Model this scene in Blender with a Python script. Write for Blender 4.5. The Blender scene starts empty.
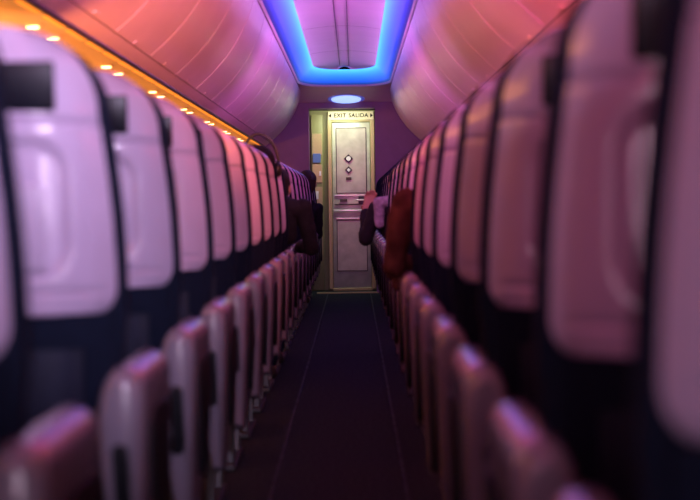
import bpy, bmesh, math, random
from mathutils import Vector, Matrix
random.seed(4)
S = bpy.context.scene
COL = S.collection
XC = -0.08
F = 1580.0

# ---------------------------------------------------------------- materials
def mat(name, color, rough=0.5, metal=0.0, emit=None, estr=0.0, noise=0.0, nscale=60, bump=0.0, bscale=200, coat=0.0, spec=0.5):
    m = bpy.data.materials.new(name); m.use_nodes = True
    nt = m.node_tree; b = nt.nodes['Principled BSDF']
    b.inputs['Base Color'].default_value = (*color, 1)
    b.inputs['Roughness'].default_value = rough
    b.inputs['Metallic'].default_value = metal
    b.inputs['Coat Weight'].default_value = coat
    b.inputs['Coat Roughness'].default_value = .14
    b.inputs['Specular IOR Level'].default_value = spec
    if emit:
        b.inputs['Emission Color'].default_value = (*emit, 1)
        b.inputs['Emission Strength'].default_value = estr
    tc = nt.nodes.new('ShaderNodeTexCoord')
    if noise > 0:
        n = nt.nodes.new('ShaderNodeTexNoise'); n.inputs['Scale'].default_value = nscale
        n.inputs['Detail'].default_value = 4
        nt.links.new(tc.outputs['Object'], n.inputs['Vector'])
        r = nt.nodes.new('ShaderNodeValToRGB')
        r.color_ramp.elements[0].position = 0.3; r.color_ramp.elements[1].position = 0.7
        r.color_ramp.elements[0].color = (*[c*(1-noise) for c in color], 1)
        r.color_ramp.elements[1].color = (*[min(1, c*(1+noise)) for c in color], 1)
        nt.links.new(n.outputs['Fac'], r.inputs['Fac'])
        nt.links.new(r.outputs['Color'], b.inputs['Base Color'])
    if bump > 0:
        n2 = nt.nodes.new('ShaderNodeTexNoise'); n2.inputs['Scale'].default_value = bscale
        nt.links.new(tc.outputs['Object'], n2.inputs['Vector'])
        bp = nt.nodes.new('ShaderNodeBump'); bp.inputs['Strength'].default_value = bump
        bp.inputs['Distance'].default_value = 0.002
        nt.links.new(n2.outputs['Fac'], bp.inputs['Height'])
        nt.links.new(bp.outputs['Normal'], b.inputs['Normal'])
    return m

M_shell = mat('shell_plastic', (0.33, 0.255, 0.365), 0.22, noise=0.05, nscale=8, coat=1.0)
M_arm = mat('arm_plastic', (0.155, 0.125, 0.165), 0.26, noise=0.10, nscale=10, coat=.7)
M_navy = mat('navy_fabric', (0.004, 0.006, 0.015), 0.9, noise=0.3, nscale=150, bump=0.4, spec=.08)
M_head = mat('headrest_leather', (0.005, 0.006, 0.018), 0.6, noise=0.2, nscale=30, bump=0.1, spec=.15)
M_screen = mat('screen_glass', (0.004, 0.004, 0.008), 0.3, spec=.15)
M_tray = mat('tray_plastic', (0.31, 0.245, 0.345), 0.25, noise=0.03, nscale=10, coat=.8)
M_dark = mat('dark_metal', (0.008, 0.008, 0.011), 0.5, 0.2, noise=0.1, spec=.15)
M_leg = mat('leg_metal', (0.05, 0.05, 0.055), 0.45, 0.8, noise=0.1)
M_bin = mat('bin_plastic', (0.70, 0.56, 0.64), 0.34, noise=0.03, nscale=5)
M_seam = mat('seam_dark', (0.06, 0.035, 0.05), 0.6, noise=0.1)
M_pseam = mat('panel_seam', (0.16, 0.11, 0.16), 0.6, noise=0.1)
M_rail = mat('rail_dark', (0.04, 0.025, 0.025), 0.4, 0.4, noise=0.1)
M_ceil = mat('ceiling_panel', (0.74, 0.63, 0.73), 0.5, noise=0.03, nscale=5)
M_wall = mat('sidewall_panel', (0.70, 0.58, 0.48), 0.6, noise=0.05, nscale=6)
M_bulk = mat('bulkhead_laminate', (0.24, 0.15, 0.28), 0.6, noise=0.05, nscale=9)
M_floor = mat('aisle_carpet', (0.019, 0.026, 0.032), 1.0, noise=0.5, nscale=60, bump=0.5, bscale=300, spec=.04)
M_strip = mat('path_strip', (0.022, 0.027, 0.033), 0.7, noise=0.9, nscale=7, spec=.08)
M_door = mat('door_laminate', (0.46, 0.50, 0.38), 0.32, 0.15, noise=0.16, nscale=9)
M_door2 = mat('door_inset', (0.39, 0.425, 0.325), 0.35, 0.15, noise=0.22, nscale=7)
M_dtrim = mat('door_seam', (0.06, 0.06, 0.045), 0.4, 0.5, noise=0.1)
M_frame = mat('door_frame_metal', (0.36, 0.35, 0.15), 0.35, 0.25, noise=0.06)
M_galley = mat('galley_panel', (0.22, 0.24, 0.09), 0.5, noise=0.08, nscale=8)
M_blue = mat('blue_placard', (0.05, 0.11, 0.28), 0.4, emit=(0.1, 0.25, 0.7), estr=0.12, noise=0.1)
M_white = mat('white_plastic', (0.75, 0.75, 0.73), 0.4, noise=0.03)
M_chrome = mat('bright_metal', (0.80, 0.82, 0.74), 0.25, 0.3, noise=0.03)
M_black = mat('black_plastic', (0.01, 0.01, 0.01), 0.4, noise=0.1)
M_red = mat('red_placard', (0.3, 0.03, 0.03), 0.5, noise=0.1)
M_sign = mat('sign_face', (0.60, 0.58, 0.36), 0.5, emit=(0.78, 0.74, 0.40), estr=0.12, noise=0.03)
M_ink = mat('sign_ink', (0.004, 0.004, 0.003), 0.8, noise=0.1, spec=.05)
M_dome = mat('dome_lens', (0.5, 0.6, 1), 0.3, emit=(0.32, 0.50, 1.0), estr=1.3, noise=0.02)
M_domerim = mat('dome_rim', (0.25, 0.3, 0.6), 0.3, emit=(0.06, 0.10, 0.7), estr=.4, noise=0.02)
M_read = mat('reading_lens', (1, 0.8, 0.5), 0.3, emit=(1.0, 0.60, 0.22), estr=12, noise=0.02)
M_amber_glow = mat('amber_glow', (0.7, 0.35, 0.1), 0.5, emit=(1.0, 0.32, 0.03), estr=.85, noise=0.02)
M_skin = mat('skin', (0.26, 0.14, 0.10), 0.6, noise=0.08, nscale=30)
M_eye = mat('eye', (0.05, 0.03, 0.02), 0.2, noise=0.1)

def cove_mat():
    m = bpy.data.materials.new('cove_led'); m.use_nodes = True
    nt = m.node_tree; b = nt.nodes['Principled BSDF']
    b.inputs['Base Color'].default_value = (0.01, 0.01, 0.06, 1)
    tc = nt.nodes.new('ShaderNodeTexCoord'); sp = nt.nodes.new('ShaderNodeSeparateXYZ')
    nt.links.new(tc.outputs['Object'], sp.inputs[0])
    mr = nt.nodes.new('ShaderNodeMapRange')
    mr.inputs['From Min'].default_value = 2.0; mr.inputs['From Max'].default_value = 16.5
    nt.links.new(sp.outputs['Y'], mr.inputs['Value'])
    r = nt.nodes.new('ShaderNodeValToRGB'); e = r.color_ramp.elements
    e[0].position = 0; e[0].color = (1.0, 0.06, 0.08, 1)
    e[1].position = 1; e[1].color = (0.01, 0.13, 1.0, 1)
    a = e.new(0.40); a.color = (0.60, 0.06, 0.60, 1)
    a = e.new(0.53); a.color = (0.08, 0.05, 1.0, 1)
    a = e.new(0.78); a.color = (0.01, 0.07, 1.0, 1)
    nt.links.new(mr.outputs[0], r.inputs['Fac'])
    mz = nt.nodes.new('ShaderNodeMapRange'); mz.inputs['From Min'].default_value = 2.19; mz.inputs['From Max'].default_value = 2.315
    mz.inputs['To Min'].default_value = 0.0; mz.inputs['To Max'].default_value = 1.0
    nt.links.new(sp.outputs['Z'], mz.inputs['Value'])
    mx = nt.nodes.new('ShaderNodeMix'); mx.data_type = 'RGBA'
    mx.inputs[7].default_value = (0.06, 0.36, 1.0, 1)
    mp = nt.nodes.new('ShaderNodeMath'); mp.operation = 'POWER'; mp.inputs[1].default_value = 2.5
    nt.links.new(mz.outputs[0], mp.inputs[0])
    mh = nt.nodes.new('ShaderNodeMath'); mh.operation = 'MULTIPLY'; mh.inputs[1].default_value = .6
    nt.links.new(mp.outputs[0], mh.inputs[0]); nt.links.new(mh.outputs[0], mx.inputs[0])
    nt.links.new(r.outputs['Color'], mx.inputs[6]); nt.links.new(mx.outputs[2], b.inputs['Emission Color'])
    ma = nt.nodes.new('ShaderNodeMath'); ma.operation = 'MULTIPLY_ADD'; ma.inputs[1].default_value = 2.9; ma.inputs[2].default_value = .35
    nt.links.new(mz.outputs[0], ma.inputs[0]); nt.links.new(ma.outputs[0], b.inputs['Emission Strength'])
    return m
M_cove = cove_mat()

# ---------------------------------------------------------------- helpers
ANG = math.radians(35)
def finish(me, smooth):
    for p in me.polygons: p.use_smooth = smooth
    if smooth: me.set_sharp_from_angle(angle=ANG)
def newobj(name, data, parent=None):
    o = bpy.data.objects.new(name, data); COL.objects.link(o)
    if parent: o.parent = parent
    return o
def mesh_obj(name, verts, faces, m, smooth=True, parent=None):
    me = bpy.data.meshes.new(name); me.from_pydata([tuple(v) for v in verts], [], faces)
    bm = bmesh.new(); bm.from_mesh(me)
    bmesh.ops.recalc_face_normals(bm, faces=bm.faces); bm.to_mesh(me); bm.free()
    me.materials.append(m); finish(me, smooth)
    return newobj(name, me, parent)
def bm_obj(name, bm, m, smooth=True, parent=None):
    me = bpy.data.meshes.new(name); bm.to_mesh(me); bm.free()
    me.materials.append(m); finish(me, smooth)
    return newobj(name, me, parent)
def add_box(bm, c, s, bev=0.0, seg=3, rot=None):
    b2 = bmesh.new(); bmesh.ops.create_cube(b2, size=1)
    bmesh.ops.scale(b2, vec=s, verts=b2.verts)
    if bev > 0: bmesh.ops.bevel(b2, geom=list(b2.edges), offset=bev, segments=seg, profile=0.5, affect='EDGES')
    if rot: bmesh.ops.rotate(b2, cent=(0, 0, 0), matrix=rot, verts=b2.verts)
    bmesh.ops.translate(b2, vec=c, verts=b2.verts)
    t = bpy.data.meshes.new('t'); b2.to_mesh(t); b2.free(); bm.from_mesh(t); bpy.data.meshes.remove(t)
def box(name, c, s, m, bev=0.0, seg=3, parent=None, rot=None, smooth=None):
    bm = bmesh.new(); add_box(bm, c, s, bev, seg, rot)
    return bm_obj(name, bm, m, (bev > 0.004) if smooth is None else smooth, parent)
def extrude_x(name, prof, x0, x1, m, bev=0.01, parent=None, seg=3):
    bm = bmesh.new()
    a = [bm.verts.new((x0, y, z)) for y, z in prof]; b = [bm.verts.new((x1, y, z)) for y, z in prof]
    f1 = bm.faces.new(a); f2 = bm.faces.new(b[::-1]); n = len(prof)
    for i in range(n): bm.faces.new((a[i], b[i], b[(i+1) % n], a[(i+1) % n]))
    bmesh.ops.recalc_face_normals(bm, faces=bm.faces)
    if bev > 0:
        ed = [e for e in bm.edges if abs(e.verts[0].co.x-e.verts[1].co.x) < 1e-6]
        bmesh.ops.bevel(bm, geom=ed, offset=bev, segments=seg, profile=0.5, affect='EDGES')
    return bm_obj(name, bm, m, True, parent)
def struct(o): o["kind"] = "structure"; return o
def top(o, label, cat, group=None):
    o["label"] = label; o["category"] = cat
    if group: o["group"] = group
    return o

# ---------------------------------------------------------------- room shell
YA, YB = -2.5, 16.95
o = struct(box('floor', (XC, 8, -0.05), (4.0, 23.0, 0.1), M_floor))
for i, x in enumerate((-0.29, 0.165)):
    struct(box('trim_%d' % (i+1), (x, 7.6, .003), (.012, 18.4, .006), M_strip))
struct(box('trim_3', (XC, 17.0, 0.006), (0.66, 0.10, 0.012), M_frame))

def arc_wall(name, s):
    prof = [(1.62, 0), (1.70, .3), (1.74, .7), (1.74, 1.0), (1.71, 1.3), (1.66, 1.5), (1.60, 1.62)]
    v = []; f = []
    for (a, z) in prof:
        v += [(XC+s*a, YA, z), (XC+s*a, YB, z), (XC+s*(a+.06), YA, z), (XC+s*(a+.06), YB, z)]
    n = len(prof)
    for i in range(n-1):
        k = i*4; l = k+4
        f += [(k, k+1, l+1, l), (k+2, l+2, l+3, k+3), (k, l, l+2, k+2), (k+1, k+3, l+3, l+1)]
    f += [(0, 2, 3, 1), (4*n-4, 4*n-3, 4*n-1, 4*n-2)]
    return struct(mesh_obj(name, v, f, M_wall))
arc_wall('wall_left', -1); arc_wall('wall_right', 1)
struct(box('wall_back', (XC, YA-.03, 1.2), (3.6, .06, 2.5), M_bulk))

for i, s in enumerate((-1, 1)):
    struct(box('trim_%d' % (4+i), (XC+s*1.245, (YA+YB)/2, 1.615), (0.75, YB-YA, 0.03), M_wall))
    struct(box('trim_%d' % (6+i), (XC+s*0.872, (YA+YB)/2, 1.588), (0.022, YB-YA, 0.018), M_rail, .005))
bm = bmesh.new(); y = 3.0
while y < 16.6:
    add_box(bm, (XC-.914, y+.20, 1.596), (.032, .30, .007), .003); y += .42
acc = bm_obj('amber_glow_strip', bm, M_amber_glow, False)  # added glowing segments standing in for the amber wash under the bins
top(acc, "segmented amber glow added along bin edge", "light strip")

# ceiling with recessed cove
def path(hx, yend, r, n=12):
    p = [(-hx, YA)] + [(-hx, y) for y in [0, 2, 4, 6, 8, 10, 12, 14]]
    for i in range(n+1):
        a = math.pi - i/n*math.pi/2
        p.append((-hx + r + r*math.cos(a), yend - 2.2*r + 2.2*r*math.sin(a)))
    q = [(-x, y) for x, y in reversed(p)]
    return p + q
P_out = path(.465, 16.3, .30); P_mid = path(.455, 16.285, .29); P_in = path(.305, 15.9, .24)
def strip(name, A, za, B, zb, m, smooth=True):
    v = [(XC+x, y, za) for x, y in A] + [(XC+x, y, zb) for x, y in B]
    n = len(A)
    f = [(i, i+1, n+i+1, n+i) for i in range(n-1)]
    return mesh_obj(name, v, f, m, smooth)
struct(strip('trim_8', P_out, 2.17, P_mid, 2.19, M_ceil))
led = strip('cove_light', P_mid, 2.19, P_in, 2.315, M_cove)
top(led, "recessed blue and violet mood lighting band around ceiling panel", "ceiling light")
R = []
for x, y in P_out:
    y0 = 16.3-.66
    if y > y0+1e-3:
        cx_ = .165; t = math.atan2((y-y0)/2.2, max(1e-6, abs(x)-cx_))
        if t > math.pi/4: xx = cx_+.395*math.tan(math.pi/2-t) if t < math.pi/2-1e-3 else cx_; R.append((math.copysign(xx, x), 16.42))
        else: R.append((math.copysign(.56, x), y0+(16.42-y0)*math.tan(t)))
    else: R.append((math.copysign(.56, x), y))
struct(strip('trim_9', P_out, 2.17, R, 2.19, M_ceil))
v = []; f = []
NX = 12
for x, y in P_in[:len(P_in)//2]:
    for j in range(NX+1):
        u = -1+2*j/NX
        v.append((XC+abs(x)*u, y, 2.315+.03*(1-u*u)))
n = len(P_in)//2
for i in range(n-1):
    for j in range(NX): a = i*(NX+1)+j; f.append((a, a+1, a+NX+2, a+NX+1))
struct(mesh_obj('ceiling', v, f, M_ceil))
for i, x in enumerate((-.045, .045)):
    struct(box('trim_%d' % (10+i), (XC+x, (YA+15.75)/2, 2.343), (0.006, 15.75-YA, 0.006), M_pseam))
k = 12
for y in (10.2, 12.2, 14.2):
    v = []
    for j in range(13):
        u = -1+2*j/12
        for dy in (-.006, .006): v.append((XC+.302*u, y+dy, 2.312+.03*(1-u*u)))
    struct(mesh_obj('trim_%d' % k, v, [(2*j, 2*j+1, 2*j+3, 2*j+2) for j in range(12)], M_pseam)); k += 1
struct(mesh_obj('trim_%d' % k, [(XC-.60, 16.42, 2.19), (XC+.60, 16.42, 2.19), (XC+.60, 16.6, 2.16), (XC-.60, 16.6, 2.16), (XC+.60, 17.0, 2.04), (XC-.60, 17.0, 2.04)],
      [(0, 1, 2, 3), (3, 2, 4, 5)], M_ceil)); k += 1
e = newobj('dome_light', None); e.location = (XC+.01, 16.86, 2.078)
top(e, "flat round dome light glowing bluish white on lowered ceiling panel", "ceiling light")
bm = bmesh.new(); bmesh.ops.create_cone(bm, cap_ends=True, segments=40, radius1=.135, radius2=.14, depth=.012)
bmesh.ops.scale(bm, vec=(1.15, .8, 1), verts=bm.verts)
lens = bm_obj('lens', bm, M_dome, False, e); lens.location = (0, 0, -.002); lens.rotation_euler = (math.radians(-16.7), 0, 0)
bm = bmesh.new(); bmesh.ops.create_cone(bm, cap_ends=True, segments=40, radius1=.17, radius2=.18, depth=.012)
bmesh.ops.scale(bm, vec=(1.15, .8, 1), verts=bm.verts)
ring = bm_obj('rim', bm, M_domerim, False, e); ring.location = (0, 0.003, .006); ring.rotation_euler = (math.radians(-16.7), 0, 0)

bm = bmesh.new()
XL, XR, ZH = -0.475, 0.235, 1.99
add_box(bm, ((XL+XC-1.78)/2, 16.99, 1.05), (XL-(XC-1.78), .06, 2.1))
add_box(bm, ((XR+XC+1.78)/2, 16.99, 1.05), (XC+1.78-XR, .06, 2.1))
add_box(bm, ((XL+XR)/2, 16.99, (ZH+2.1)/2), (XR-XL, .06, 2.1-ZH))
struct(bm_obj('wall_front', bm, M_bulk, False))
bm = bmesh.new()
add_box(bm, (XL-.03+.0, 17.27, 1.0), (.04, .50, 2.0)); add_box(bm, (XR+.03, 17.27, 1.0), (.04, .50, 2.0))
add_box(bm, (-.4, 17.27, 2.02), (1.6, .5, .03))
struct(bm_obj('wall_side', bm, M_bulk, False))
struct(box('wall_end', (-.12, 17.58, 1.0), (.8, .06, 2.0), M_galley))
g = newobj('galley_cabinet', None); g.location = (-.40, 17.5, 0)
top(g, "narrow yellow-green galley cabinet with blue placard beside door", "cabinet")
box('body', (0, 0, .98), (.13, .09, 1.94), M_galley, .006, parent=g)
for z in (.5, 1.05, 1.30, 1.62): box('drawer_panel', (0, -.048, z), (.11, .01, .20 if z < 1.5 else .24), M_frame, .003, parent=g)
box('placard', (-.005, -.058, 1.47), (.085, .008, .10), M_blue, .002, parent=g)
box('latch', (.03, -.06, 1.30), (.02, .015, .05), M_white, .003, parent=g)
box('paper_cup', (-.02, -.060, 1.06), (.06, .015, .09), M_white, .004, parent=g)

# door
D = newobj('door_1', None); D.location = (-.025, 17.5, 0); D["kind"] = "structure"; D["label"] = "worn silver-grey cabin door with inset panels and latch"
box('door_leaf', (0, 0, .945), (.42, .04, 1.83), M_door, .006, parent=D)
bm = bmesh.new()
for sx in (-1, 1): add_box(bm, (sx*.235, -.01, .985), (.045, .06, 1.93), .005)
add_box(bm, (0, -.01, 1.875), (.43, .05, .02), .004)
add_box(bm, (0, -.01, .015), (.43, .06, .03), .004)
bm_obj('door_frame', bm, M_frame, False, D)
for (z, h) in ((1.44, .72), (.50, .56)):
    bm = bmesh.new()
    add_box(bm, (0, -.022, z), (.33, .005, h), .002)
    bm_obj('inset_panel', bm, M_door2, False, D)
    bm = bmesh.new()
    for sx in (-1, 1): add_box(bm, (sx*.165, -.024, z), (.009, .006, h+.005), .001)
    for sz in (-1, 1): add_box(bm, (0, -.024, z+sz*h/2), (.335, .006, .009), .001)
    bm_obj('panel_trim', bm, M_dtrim, False, D)
def disc(name, r, d, loc, m, parent, rx=90):
    bm = bmesh.new(); bmesh.ops.create_cone(bm, cap_ends=True, segments=28, radius1=r, radius2=r*.92, depth=d)
    o = bm_obj(name, bm, m, False, parent); o.location = loc; o.rotation_euler = (math.radians(rx), 0, 0); return o
R45 = Matrix.Rotation(math.radians(45), 3, 'Y')
box('placard', (-.03, -.034, 1.46), (.070, .010, .070), M_black, .002, parent=D, rot=R45)
disc('peephole', .026, .012, (-.03, -.042, 1.46), M_white, D)
box('placard', (-.03, -.034, 1.335), (.058, .010, .058), M_black, .002, parent=D, rot=R45)
box('warning_mark', (-.03, -.041, 1.335), (.030, .006, .030), M_white, .001, parent=D, rot=R45)
box('placard', (-.03, -.034, 1.24), (.06, .006, .03), M_dtrim, .002, parent=D)
box('latch_bar', (0, -.030, 1.055), (.38, .014, .012), M_chrome, .003, parent=D)
box('latch_bar', (0, -.030, .955), (.38, .014, .014), M_dtrim, .003, parent=D)
box('latch_bar', (-.02, -.040, .885), (.36, .022, .024), M_chrome, .005, parent=D)
box('kick_strip', (0, -.030, .80), (.34, .012, .014), M_chrome, .003, parent=D)
box('latch_plate', (.115, -.034, 1.00), (.08, .012, .085), M_leg, .004, parent=D)
box('door_handle', (.10, -.052, 1.00), (.11, .026, .020), M_chrome, .006, parent=D)
box('placard', (.13, -.044, .92), (.05, .008, .035), M_red, .002, parent=D)
box('ashtray', (-.09, -.036, 1.00), (.08, .014, .030), M_dtrim, .004, parent=D)
X = newobj('exit_sign', None); X.location = (-.025, 17.46, 1.935)
top(X, "lit cream exit sign with dark lettering above door", "sign")
box('sign_face', (0, 0, 0), (.50, .02, .094), M_sign, .004, parent=X)
def word(txt, x):
    cu = bpy.data.curves.new('lettering', 'FONT'); cu.body = txt; cu.size = .062; cu.align_x = 'CENTER'; cu.align_y = 'CENTER'; cu.extrude = .001
    cu.offset = .0012; cu.space_character = 1.08
    tt = bpy.data.objects.new('tmpt', cu); COL.objects.link(tt)
    dg = bpy.context.evaluated_depsgraph_get(); dg.update()
    tm = bpy.data.meshes.new_from_object(tt.evaluated_get(dg)); bpy.data.objects.remove(tt)
    tm.materials.clear(); tm.materials.append(M_ink)
    t = newobj('lettering', tm, X); t.location = (x, -.0125, 0); t.rotation_euler = (math.pi/2, 0, 0)
word('EXIT', -.120); word('SALIDA', .085)
for sx in (-1, 1):
    mesh_obj('arrow', [(sx*.244, -.013, 0), (sx*.216, -.013, .024), (sx*.216, -.013, -.024), (sx*.244, -.0105, 0), (sx*.216, -.0105, .024), (sx*.216, -.0105, -.024)],
             [(0, 1, 2), (3, 5, 4), (0, 3, 4, 1), (1, 4, 5, 2), (2, 5, 3, 0)], M_ink, False, X)

# ---------------------------------------------------------------- overhead bins
def bez(t):
    p0, p1, p2 = (.465, 2.17), (.54, 1.82), (.87, 1.585)
    return tuple((1-t)**2*p0[i]+2*t*(1-t)*p1[i]+t*t*p2[i] for i in (0, 1))
def curve_solid(name, s, pts, thick, L, m, parent):
    n = len(pts); inner = []
    for i, (a, z) in enumerate(pts):
        a0, z0 = pts[max(0, i-1)]; a1, z1 = pts[min(n-1, i+1)]
        tx, tz = a1-a0, z1-z0; l = math.hypot(tx, tz); inner.append((a+(-tz)/l*thick, z+tx/l*thick))
    v = []
    for a, z in pts + inner[::-1]: v += [(s*a, -L/2, z), (s*a, L/2, z)]
    N = 2*n; f = [(2*i, 2*((i+1) % N), 2*((i+1) % N)+1, 2*i+1) for i in range(N)]
    for i in range(n-1):
        j = N-1-i
        f += [(2*i, 2*i+2, 2*j-2, 2*j), (2*i+1, 2*j+1, 2*j-1, 2*i+3)]
    return mesh_obj(name, v, f, m, True, parent)
proto = {}
LB = 1.0
for s in (-1, 1):
    e = newobj('overhead_bin', None); e.location = (XC, 0, 0)
    pts = [bez(i/16) for i in range(17)]
    body = [(a+.010, z+.007) for a, z in pts]
    prof = body + [(.885, 1.632), (1.50, 1.64), (1.50, 1.95), (1.05, 2.20), (.54, 2.23)]
    v = []
    for a, z in prof: v += [(s*a, -LB/2, z), (s*a, LB/2, z)]
    N = len(prof); f = [(2*i, 2*((i+1) % N), 2*((i+1) % N)+1, 2*i+1) for i in range(N)]
    f += [tuple(range(0, 2*N, 2)), tuple(range(1, 2*N, 2))]
    mesh_obj('bin_body', v, f, M_seam, False, e)
    curve_solid('bin_door', s, [bez(.02+.885*i/24) for i in range(25)], .010, LB-.018, M_bin, e)
    curve_solid('lower_edge', s, [bez(.912+.088*i/4) for i in range(5)], .010, LB-.001, M_bin, e)
    a, z = bez(.89)
    box('latch', (s*(a-.001), 0, z), (.018, .10, .005), M_bin, .002, parent=e, rot=Matrix.Rotation(s*math.radians(36), 3, 'Y'))
    proto[s] = e
def copy_thing(src, loc):
    c = src.copy(); COL.objects.link(c); c.location = loc
    for ch in list(src.children):
        d = ch.copy(); COL.objects.link(d); d.parent = c
    return c
for s in (-1, 1):
    e = proto[s]
    top(e, "pale curved overhead luggage bin with flush latch, closed", "overhead bin", "overhead bins along the cabin")
    first = True
    for j in range(19):
        y = 16.44 - j*LB
        if y < -1.9: break
        if first: e.location = (XC, y, 0); first = False
        else: copy_thing(e, (XC, y, 0))

e = newobj('reading_light', None)
disc('bezel', .028, .010, (0, 0, .002), M_wall, e, 0); disc('lens', .020, .012, (0, 0, 0), M_read, e, 0)
top(e, "small round amber reading light in panel under bins", "reading light", "reading lights under the bins")
e.location = (-1.09, 5.4, 1.595)
j = 1
while 5.4+1.6*(j//2)+.36*(j % 2) < 16.6:
    copy_thing(e, (-1.09, 5.4+1.6*(j//2)+.36*(j % 2), 1.595)); j += 1

# ---------------------------------------------------------------- seats
TAN = math.tan(math.radians(5.5))
def wfun(z, top_z=1.268, wb=.201, wt=.180, r=.14):
    zc = top_z - r
    t = max(0, min(1, (z-.8)/(zc-.8)))
    w = wb + .004*math.sin(math.pi*t) + (wt-wb)*t**1.6
    if z < .85: w -= .035*(1-math.sqrt(max(0, 1-((.85-z)/.05)**2)))
    if z > zc: w = wt - r + r*math.sqrt(max(0, 1-((z-zc)/r)**2))
    return w
def zlist(z0, z1, n, r=.14):
    out = []
    m = int(n*.6)
    for i in range(m): out.append(z0+(z1-r-z0)*i/m)
    for i in range(n-m+1): out.append(z1-r+r*math.sin(i/(n-m)*math.pi/2))
    return out
def sd(x, z, cx, cz, hx, hz, r):
    dx, dz = abs(x-cx)-hx+r, abs(z-cz)-hz+r
    return math.hypot(max(dx, 0), max(dz, 0))+min(max(dx, dz), 0)-r
def ss(a, b, x):
    t = max(0, min(1, (x-a)/(b-a))); return t*t*(3-2*t)
def slab(name, zs, wf, yb, th, m, MX=24, recess=None, parent=None, puff=0.0, wrap=.028):
    v = []; f = []; n = len(zs)
    for side in (0, 1):
        for i, z in enumerate(zs):
            w = wf(z)
            for j in range(MX+1):
                u = -1+2*j/MX
                u = math.copysign(abs(u)**.85, u)
                x = u*w
                y = yb(z, x)
                if side == 0:
                    y += wrap*abs(u)**5
                    if i == 0: y += .010
                    if recess: y += recess(x, z)
                else:
                    y += th + puff*(1-u**4)*math.sin(math.pi*min(1, max(0, i/(n-1))))
                v.append((x, y, z))
    K = MX+1; H = n*K
    for i in range(n-1):
        for j in range(MX):
            a = i*K+j
            f.append((a, a+1, a+K+1, a+K)); f.append((H+a, H+a+K, H+a+K+1, H+a+1))
        a = i*K; f.append((a, a+K, H+a+K, H+a)); a = i*K+MX; f.append((a, H+a, H+a+K, a+K))
    for j in range(MX):
        f.append((j, H+j, H+j+1, j+1)); a = (n-1)*K+j; f.append((a, a+1, H+a+1, H+a))
    return mesh_obj(name, v, f, m, True, parent)
def yback(z, x=0):
    return -(z-.8)*TAN - .008*math.sin(max(0, min(1, (z-.8)/.46))*math.pi) - .022*(1-min(1, abs(x)/.2)**2) + .030*ss(1.20, 1.268, z)
def recess(x, z):
    return .015*ss(0.006, -.022, sd(x, z, 0, .975, .140, .115, .06)) + .010*ss(.008, .001, abs(z-1.112))*ss(.205, .180, abs(x)) + .006*ss(.007, .001, abs(z-.842))*ss(.210, .17, abs(x))

def arm_paddle(name, sign, m, parent):
    pts = [(.018, .25), (.025, .34), (.033, .46), (.038, .56), (.040, .64)]
    for i in range(1, 9):
        a = math.radians(90*i/8); pts.append((.040-.042+.042*math.cos(a), .678+.042*math.sin(a)))
    for i in range(1, 9):
        a = math.radians(90*i/8); pts.append((-.002-.038*math.sin(a), .640+.080*math.cos(a)))
    pts += [(-.036, .56), (-.031, .46), (-.024, .34), (-.016, .25)]
    ys = [(-.034, .70), (-.030, .82), (-.020, .91), (-.006, .97), (.014, 1.0), (.08, 1.0), (.20, 1.0), (.31, 1.0), (.345, .975), (.365, .93), (.375, .84)]
    v = []; f = []; n = len(pts); cz = .48
    for y, k in ys:
        for x, z in pts:
            ins = (1-k)*.085
            zz = cz+(z-cz)*(1-ins/.24); xx = x*(1-ins/.042*.75)
            t = max(0, (.60-zz)/.36)
            back = max(0, 1-max(0, y)/.32)
            yy = y + .17*t*t*back - .12*t*(1-back)
            v.append((sign*(.212+xx), yy, zz))
    for i in range(len(ys)-1):
        for j in range(n):
            a = i*n+j; b = i*n+(j+1) % n; f.append((a, b, b+n, a+n))
    f.append(tuple(range(n))); f.append(tuple(range((len(ys)-1)*n, len(ys)*n)))
    o = mesh_obj(name, v, f, m, True, parent)
    for p in o.data.polygons: p.use_smooth = True
    return o
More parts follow.
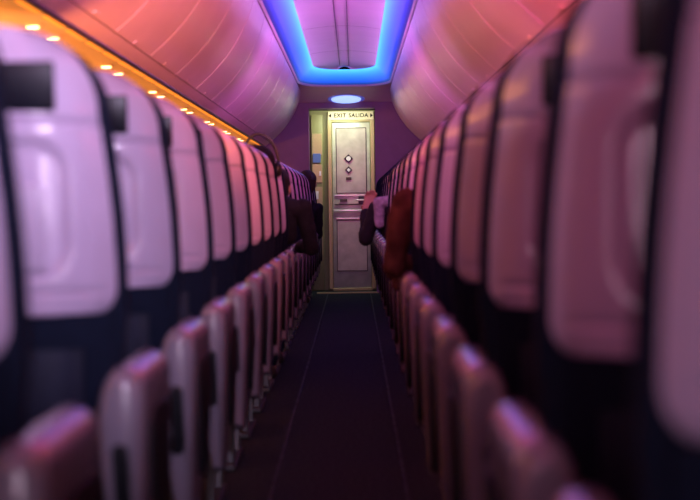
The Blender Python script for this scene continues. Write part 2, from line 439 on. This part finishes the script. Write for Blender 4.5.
def build_seat(sign):
    """sign=+1: aisle on the +x side of the seat"""
    e = newobj('airline_seat', None)
    slab('seat_shell', zlist(.80, 1.268, 96), wfun, yback, .050, M_shell, 64, recess, e, wrap=.042)
    def wc(z):
        if z < .8: return .190+.018*ss(.45, .8, z)
        return wfun(max(z, .855), 1.25, .213, .192, .12)
    slab('back_cushion', [.44+.36*i/8 for i in range(8)]+zlist(.80, 1.25, 28, .12), wc, lambda z, x: yback(z)+.046, .070, M_navy, 20, None, e, .02)
    slab('headrest', zlist(1.02, 1.225, 14, .05), lambda z: .16 if z < 1.175 else .16-.05+.05*math.sqrt(max(0, 1-((z-1.175)/.05)**2)), lambda z, x: yback(z)+.115, .045, M_head, 16, None, e, .01)
    slab('lower_back', [.42+.385*i/12 for i in range(13)], lambda z: .180+.016*ss(.42, .8, z), lambda z, x: yback(z)+.015, .050, M_navy, 16, None, e)
    slab('seat_pocket', [.50+.25*i/10 for i in range(11)], lambda z: .155, lambda z, x: yback(z)-.022*math.sin(max(0,min(1,(z-.49)/.3))*math.pi*.9)-.004, .012, M_head, 16, None, e)
    rot = Matrix.Rotation(math.radians(5.5), 3, 'X')
    def onback(z, off): return (0, yback(z)+off, z)
    box('screen', onback(1.168, .004), (.245, .012, .080), M_screen, .005, parent=e, rot=rot)
    box('tray_table', onback(.945, .010), (.200, .014, .140), M_tray, .006, parent=e, rot=rot)
    box('tray_latch', onback(1.050, .008), (.045, .014, .040), M_arm, .005, parent=e, rot=rot)
    box('seat_cushion', (-sign*.015, .31, .435), (.325, .46, .11), M_navy, .035, 4, parent=e)
    box('seat_frame', (-sign*.015, .30, .345), (.34, .40, .05), M_dark, .01, parent=e)
    xa = sign*.212
    arm_paddle('armrest', sign, M_arm, e)
    box('arm_recess', (xa-sign*.002, .008, .525), (.028, .050, .15), M_dark, .013, 4, parent=e, rot=Matrix.Rotation(math.radians(10), 3, 'X'))
    prof1 = [(.17, .38), (.10, .47), (.058, .56), (.055, .61), (.10, .642), (.29, .642), (.33, .61), (.31, .52), (.26, .43), (.21, .37)]
    extrude_x('arm_side_shade', prof1, xa+sign*.022, xa+sign*.0425, M_dark, .0015, e)  # dark plate over the armrest side, its shade put into the colour
    prof2 = [(.02, .635), (.03, .69), (.06, .715), (.36, .705), (.39, .68), (.37, .645), (.2, .63)]
    extrude_x('armrest', prof2, -sign*.225-.020, -sign*.225+.020, M_arm, .012, e)
    for sx in (-.12, .12):
        bm = bmesh.new()
        for (ya, za, yb_, zb, w) in ((.14, .33, .10, .0, .03), (.44, .33, .40, .0, .03), (.42, .30, .14, .06, .02)):
            d = Vector((0, yb_-ya, zb-za)); q = Vector((0, 0, 1)).rotation_difference(d).to_matrix()
            add_box(bm, ((0, (ya+yb_)/2, (za+zb)/2)), (w, w, d.length), .004, 2, q)
        add_box(bm, (0, .25, .012), (.05, .44, .024), .006)
        o = bm_obj('leg', bm, M_leg, False, e); o.location = (sx, 0, 0)
    return e
ROWS = [1.10] + [1.74+.8*i for i in range(19)]
for sign, cx in ((1, -.590), (-1, .420)):
    rows = ROWS[1:] if sign == 1 else ROWS
    e = build_seat(sign)
    top(e, "airline seat with pale plastic back shell and navy fabric", "airplane seat", "rows of airline seats along the aisle")
    for i, y in enumerate(rows):
        if i == 0: e.location = (cx, y, 0)
        else: copy_thing(e, (cx, y, 0))

# ---------------------------------------------------------------- people
def cap(bm, a, b, ra, rb):
    a, b = Vector(a), Vector(b)
    for p, r in ((a, ra), (b, rb)):
        bmesh.ops.create_icosphere(bm, subdivisions=3, radius=r, matrix=Matrix.Translation(p))
    d = b-a
    if d.length > 1e-4:
        q = Vector((0, 0, 1)).rotation_difference(d).to_matrix().to_4x4()
        bmesh.ops.create_cone(bm, cap_ends=True, segments=20, radius1=ra, radius2=rb, depth=d.length, matrix=Matrix.Translation((a+b)/2) @ q)
def ell(bm, c, s, rot=None):
    M = Matrix.Translation(c) @ (rot.to_4x4() if rot else Matrix.Identity(4)) @ Matrix.Diagonal((*s, 1))
    bmesh.ops.create_icosphere(bm, subdivisions=4, radius=1, matrix=M)
TEX = bpy.data.textures.new('folds', 'CLOUDS'); TEX.noise_scale = .09; TEX.noise_depth = 2
def bake(name, bm, m, vox, parent, sm=2, disp=0.0):
    me = bpy.data.meshes.new(name+'_raw'); bm.to_mesh(me); bm.free()
    o = bpy.data.objects.new('tmp', me); COL.objects.link(o)
    r = o.modifiers.new('r', 'REMESH'); r.mode = 'VOXEL'; r.voxel_size = vox; r.use_smooth_shade = True
    s = o.modifiers.new('s', 'SMOOTH'); s.iterations = sm; s.factor = .5
    if disp:
        d = o.modifiers.new('d', 'DISPLACE'); d.texture = TEX; d.strength = disp; d.mid_level = .35
    dg = bpy.context.evaluated_depsgraph_get(); dg.update()
    nm = bpy.data.meshes.new_from_object(o.evaluated_get(dg)); nm.name = name
    bpy.data.objects.remove(o)
    nm.materials.clear(); nm.materials.append(m)
    for p in nm.polygons: p.use_smooth = True
    return newobj(name, nm, parent)
def person(cx, row, s, lean, top_m, leg_m, hair_m, label, armpose, hat=None, phones=False, slump=0.0, narrow=.175, hdrop=0.0, drape=False, scarf=None, hx=0.0):
    base = (cx, row+.24, 0)
    L = s*lean
    pel = Vector((0, .0, .575)); che = Vector((L*.6, -.04, .86)); nk = Vector((L+s*hx*.5, -.06, 1.06-slump)); hd = Vector((L*1.10+s*hx, -.01+hdrop*.8, 1.22-slump-hdrop))
    sh = {q: Vector((L + q*narrow, -.055, 1.010-slump-.35*L*q*.5)) for q in (-1, 1)}
    hip = {q: Vector((q*.095, .02, .565)) for q in (-1, 1)}
    kn = {q: Vector((q*.11, .40, .575)) for q in (-1, 1)}
    an = {q: Vector((q*.11, .38, .10)) for q in (-1, 1)}
    el = {}; wr = {}; hdn = {}
    for q in (-1, 1):
        if q == s and armpose == 'aisle':
            el[q] = sh[q]+Vector((s*.045, .03, -.24)); wr[q] = el[q]+Vector((-s*.08, .22, .0)); hdn[q] = Vector((0, 1, -.1))
        elif q == s and armpose == 'up':
            el[q] = sh[q]+Vector((s*.075, .02, -.20)); wr[q] = el[q]+Vector((s*.0, .10, .17)); hdn[q] = Vector((-s*.35, .2, 1))
        else:
            el[q] = sh[q]+Vector((q*.0, .08, -.25)); wr[q] = Vector((q*.10, .26, .69)); hdn[q] = Vector((-q*.2, 1, -.3))
    bm = bmesh.new()
    ell(bm, pel, (.145, .11, .115)); cap(bm, pel, che, .108, .118); cap(bm, che, nk-Vector((0, 0, .10)), .118, .08)
    cap(bm, nk-Vector((0, 0, .05)), hd-Vector((0, 0, .03)), .050, .05)
    ell(bm, hd+Vector((0, -.012, .02)), (.076, .094, .092)); ell(bm, hd+Vector((0, .022, -.035)), (.058, .066, .075))
    ell(bm, hd+Vector((0, .094, -.018)), (.012, .020, .022)); ell(bm, hd+Vector((0, .080, -.058)), (.024, .014, .009))
    ell(bm, hd+Vector((0, .072, -.095)), (.022, .016, .016)); ell(bm, hd+Vector((0, .078, .022)), (.05, .014, .010))
    for q in (-1, 1):
        ell(bm, hd+Vector((q*.080, -.008, -.012)), (.010, .020, .032))
        cap(bm, sh[q]*.8+nk*.2-Vector((0, 0, .02)), sh[q], .038, .038); cap(bm, sh[q], el[q], .036, .030); cap(bm, el[q], wr[q], .030, .023)
        cap(bm, hip[q], kn[q], .078, .056); cap(bm, kn[q], an[q], .053, .036); cap(bm, an[q]+Vector((0, 0, -.045)), an[q]+Vector((0, .15, -.06)), .042, .032)
        d = hdn[q].normalized(); side = d.cross(Vector((0, 0, 1)) if abs(d.z) < .8 else Vector((0, 1, 0))).normalized(); nrm = side.cross(d)
        for kx in (-.022, 0, .022): cap(bm, wr[q]+side*kx*.6, wr[q]+d*.085+side*kx, .014, .012)
        for i, (kx, ln) in enumerate(((-.030, .030), (-.010, .038), (.010, .035), (.029, .026))):
            p0 = wr[q]+d*.085+side*kx; p1 = p0+d*ln-nrm*.008; p2 = p1+d*ln*.6-nrm*.020
            cap(bm, p0, p1, .0095, .0088); cap(bm, p1, p2, .0088, .0075)
        t0 = wr[q]+d*.03+side*.026*q; t1 = t0+d*.03+side*.026*q-nrm*.01; t2 = t1+d*.026-nrm*.008
        cap(bm, t0, t1, .012, .0105); cap(bm, t1, t2, .0105, .009)
    b = bake('person', bm, M_skin, .0065, None, 1)
    b.location = base
    top(b, label, "person")
    bm = bmesh.new()
    cap(bm, pel+Vector((0, 0, .04)), che, .135, .140); ell(bm, pel+Vector((0, .0, .02)), (.165, .13, .09))
    cap(bm, che, nk-Vector((0, 0, .10)), .140, .100)
    ell(bm, nk-Vector((0, -.0, .03)), (.088, .078, .052))
    for q in (-1, 1):
        cap(bm, nk*.75+sh[q]*.25-Vector((0, 0, .045)), sh[q]-Vector((q*.015, 0, .015)), .064, .050)
        cap(bm, sh[q], el[q], .050, .040); cap(bm, sh[q].lerp(che, .45), el[q].lerp(che, .5), .062, .050)
        cap(bm, el[q], el[q]+(wr[q]-el[q])*.93, .041, .031)
        if drape and q == s:
            for kk in range(5):
                p = sh[q]+Vector((q*(.016*math.sin(kk*2.1)), -.01+.040*kk, -.03))
                cap(bm, p, p+Vector((q*(.035-.022*(kk % 2)), .02, -.24-.05*math.sin(kk*1.7))), .024, .013)
    bake('jacket', bm, top_m, .007, b, 2, .024)
    if scarf:
        bm = bmesh.new()
        p = sh[s]+Vector((-s*.01, -.045, .03))
        ell(bm, p+Vector((-s*.02, .02, .0)), (.055, .060, .035)); cap(bm, p, p+Vector((-s*.005, -.018, -.13)), .036, .030); cap(bm, p, nk+Vector((0, -.05, -.01)), .036, .034)
        ell(bm, nk+Vector((0, 0, .0)), (.080, .078, .036))
        bake('scarf', bm, scarf, .007, b, 2, .016)
    bm = bmesh.new()
    ell(bm, pel, (.160, .125, .10))
    for q in (-1, 1): cap(bm, hip[q], kn[q], .088, .066); cap(bm, kn[q], an[q]+Vector((0, 0, .02)), .064, .052)
    bake('trousers', bm, leg_m, .010, b, 3, .012)
    bm = bmesh.new()
    for q in (-1, 1): cap(bm, an[q]+Vector((0, -.03, -.055)), an[q]+Vector((0, .155, -.062)), .045, .038)
    bake('shoes', bm, M_black, .008, b, 1)
    bm = bmesh.new()
    ell(bm, hd+Vector((0, -.022, .032)), (.084, .096, .092))
    ell(bm, hd+Vector((0, -.055, -.02)), (.078, .058, .085))
    bake('hair', bm, hair_m, .007, b, 2, .008)
    for q in (-1, 1):
        bm = bmesh.new(); ell(bm, hd+Vector((q*.030, .082, .006)), (.013, .010, .009)); bm_obj('eye', bm, M_eye, True, b)
    if hat:
        bm = bmesh.new(); ell(bm, hd+Vector((0, -.012, .040)), (.090, .106, .082)); cap(bm, hd+Vector((-.05, .10, .047)), hd+Vector((.05, .10, .047)), .012, .012)
        ell(bm, hd+Vector((0, .11, .043)), (.072, .065, .010)); bake('cap', bm, hat, .007, b, 2)
    if phones:
        bm = bmesh.new(); pr = None
        for i in range(17):
            a = math.pi*i/16; p = hd+Vector((.104*math.cos(a), -.01, .0+.185*math.sin(a)))
            if pr is not None: cap(bm, pr, p, .009, .009)
            pr = p
        for q in (-1, 1): ell(bm, hd+Vector((q*.098, -.01, -.005)), (.022, .040, .044))
        bake('headphones', bm, M_black, .006, b, 1)
    return b
F_black = mat('black_jacket', (0.007, 0.007, 0.010), .85, noise=.3, nscale=60, bump=.3, spec=.2)
F_red = mat('rust_jacket', (0.055, 0.021, 0.015), .9, noise=.5, nscale=18, bump=.6, spec=.1)
F_grey = mat('grey_jacket', (0.012, 0.012, 0.016), .9, noise=.2, nscale=80, bump=.3, spec=.1)
F_jean = mat('dark_jeans', (0.008, 0.010, 0.020), .9, noise=.25, nscale=120, bump=.3, spec=.1)
F_pale = mat('pale_scarf', (0.20, 0.18, 0.23), .9, noise=.3, nscale=40, bump=.4, spec=.1)
H_black = mat('black_hair', (0.006, 0.005, 0.004), .7, noise=.4, nscale=200, bump=.6, spec=.2)
H_brown = mat('brown_hair', (0.02, 0.012, 0.008), .7, noise=.4, nscale=200, bump=.6, spec=.2)
H_cap = mat('dark_cap', (0.02, 0.022, 0.02), .8, noise=.1, nscale=100, bump=.2)
LX, RX = -.590, .420
person(RX, 5.74, -1, .055, F_red, F_jean, H_brown, "seated person in rust-brown jacket, arm over aisle armrest", 'aisle', slump=.02, hdrop=.12, drape=True)
person(RX, 9.74, -1, .10, F_black, F_jean, H_black, "seated person in dark jacket and pale scarf, hand raised", 'up', slump=.05, hdrop=.08, scarf=F_pale)
person(LX, 8.94, 1, .12, F_black, F_jean, H_black, "seated person in black jacket leaning towards the aisle", 'aisle', slump=.03, hdrop=.12)
person(LX, 8.14, 1, .02, F_grey, F_jean, H_black, "seated person wearing black over-ear headphones", 'rest', phones=True, narrow=.12, slump=.058, hx=.07)
person(LX, 14.54, 1, .14, F_grey, F_jean, H_brown, "seated person in dark cap leaning out into aisle", 'rest', hat=H_cap, slump=.06, narrow=.11)

# ---------------------------------------------------------------- lights
def area(name, loc, target, sx, sy, col, W, spread=180):
    l = bpy.data.lights.new(name, 'AREA'); l.shape = 'RECTANGLE'; l.size = sx; l.size_y = sy; l.color = col; l.energy = W
    l.spread = math.radians(spread)
    o = newobj(name, l); o.location = loc
    o.rotation_euler = (Vector(target)-Vector(loc)).to_track_quat('-Z', 'Y').to_euler()
    return o
area('lamp_streak', (.12, -1.0, .80), (-.5, 3.5, 1.0), .03, 1.4, (.95, .76, 1.0), 3.8, 90)  # unseen strip lamps added behind camera for highlight streaks on seat shells
area('lamp_streak', (-.28, -1.0, .80), (.42, 3.5, 1.0), .03, 1.4, (1.0, .60, .82), 2.0, 90)
area('lamp_lavender', (.40, -.6, 1.75), (-.62, 2.9, 1.24), .12, .12, (.82, .66, 1.0), 7, 30)
area('lamp_rose', (-.45, -.9, 1.75), (.45, 2.6, 1.24), .12, .12, (1.0, .22, .38), 1.0, 36)
for y, cl, cr, w in ((2.0, (1.0, .32, .40), (.95, .26, .60), 2.3), (4.4, (1.0, .28, .38), (.85, .30, .92), 2.3), (7.2, (.95, .28, .50), (1.0, .30, .78), 3.0)):
    area('lamp_ceiling', (XC+.30, y, 2.20), (-.62, y+2.3, 1.30), .10, .10, cl, w, 36)
    area('lamp_ceiling', (XC-.30, y, 2.20), (.46, y+2.3, 1.30), .10, .10, cr, w, 36)
for s in (-1, 1):
    area('lamp_cove', (XC+s*.41, 12.2, 2.20), (XC-s*.05, 12.2, 2.33), 6.6, .02, (.72, .30, .92), 12)
area('lamp_amber', (XC-1.40, 9, 1.42), (XC-1.22, 9, 1.62), 15, .06, (1.0, .34, .03), 85, 140)
area('lamp_coral', (XC+1.50, 8, 1.20), (XC+1.10, 8, 1.62), 13, .06, (1.0, .08, .26), 24, 120)
area('lamp_bin', (XC+.30, 5.5, 1.35), (XC-.80, 7.4, 1.62), 3.5, .2, (1.0, .25, .07), 20, 84)
area('lamp_bin', (XC+.35, 5.0, 1.75), (XC-.55, 7.6, 2.0), 2.5, .2, (1.0, .16, .32), 8, 96)
area('lamp_bin', (XC-.35, 4.6, 1.70), (XC+.62, 6.8, 1.90), 2.2, .2, (1.0, .055, .17), 15, 86)
for s in (-1, 1):
    area('lamp_bin', (XC-s*.30, 9.6, 1.60), (XC+s*.80, 12.3, 2.02), .5, .1, (.80, .16, .80) if s < 0 else (.78, .12, .75), 4.2, 62)
area('lamp_vestibule', (-.12, 17.10, 1.975), (-.10, 17.5, .9), .4, .12, (.98, 1.0, .74), 7)
W = bpy.data.worlds.new('w'); S.world = W; W.use_nodes = True
W.node_tree.nodes['Background'].inputs[0].default_value = (.25, .12, .3, 1); W.node_tree.nodes['Background'].inputs[1].default_value = .02

# ---------------------------------------------------------------- camera
cd = bpy.data.cameras.new('camera'); cam = newobj('camera', cd)
cam.location = (0, 0, .98); cam.rotation_euler = (math.pi/2, math.radians(.7), 0)
cd.sensor_width = 36; cd.lens = F*36/700; cd.shift_x = -4/700; cd.shift_y = -48/700
cd.clip_start = .05
cd.dof.use_dof = True; cd.dof.focus_distance = 16.8; cd.dof.aperture_fstop = 3.4
S.camera = cam
S.view_settings.view_transform = 'Standard'
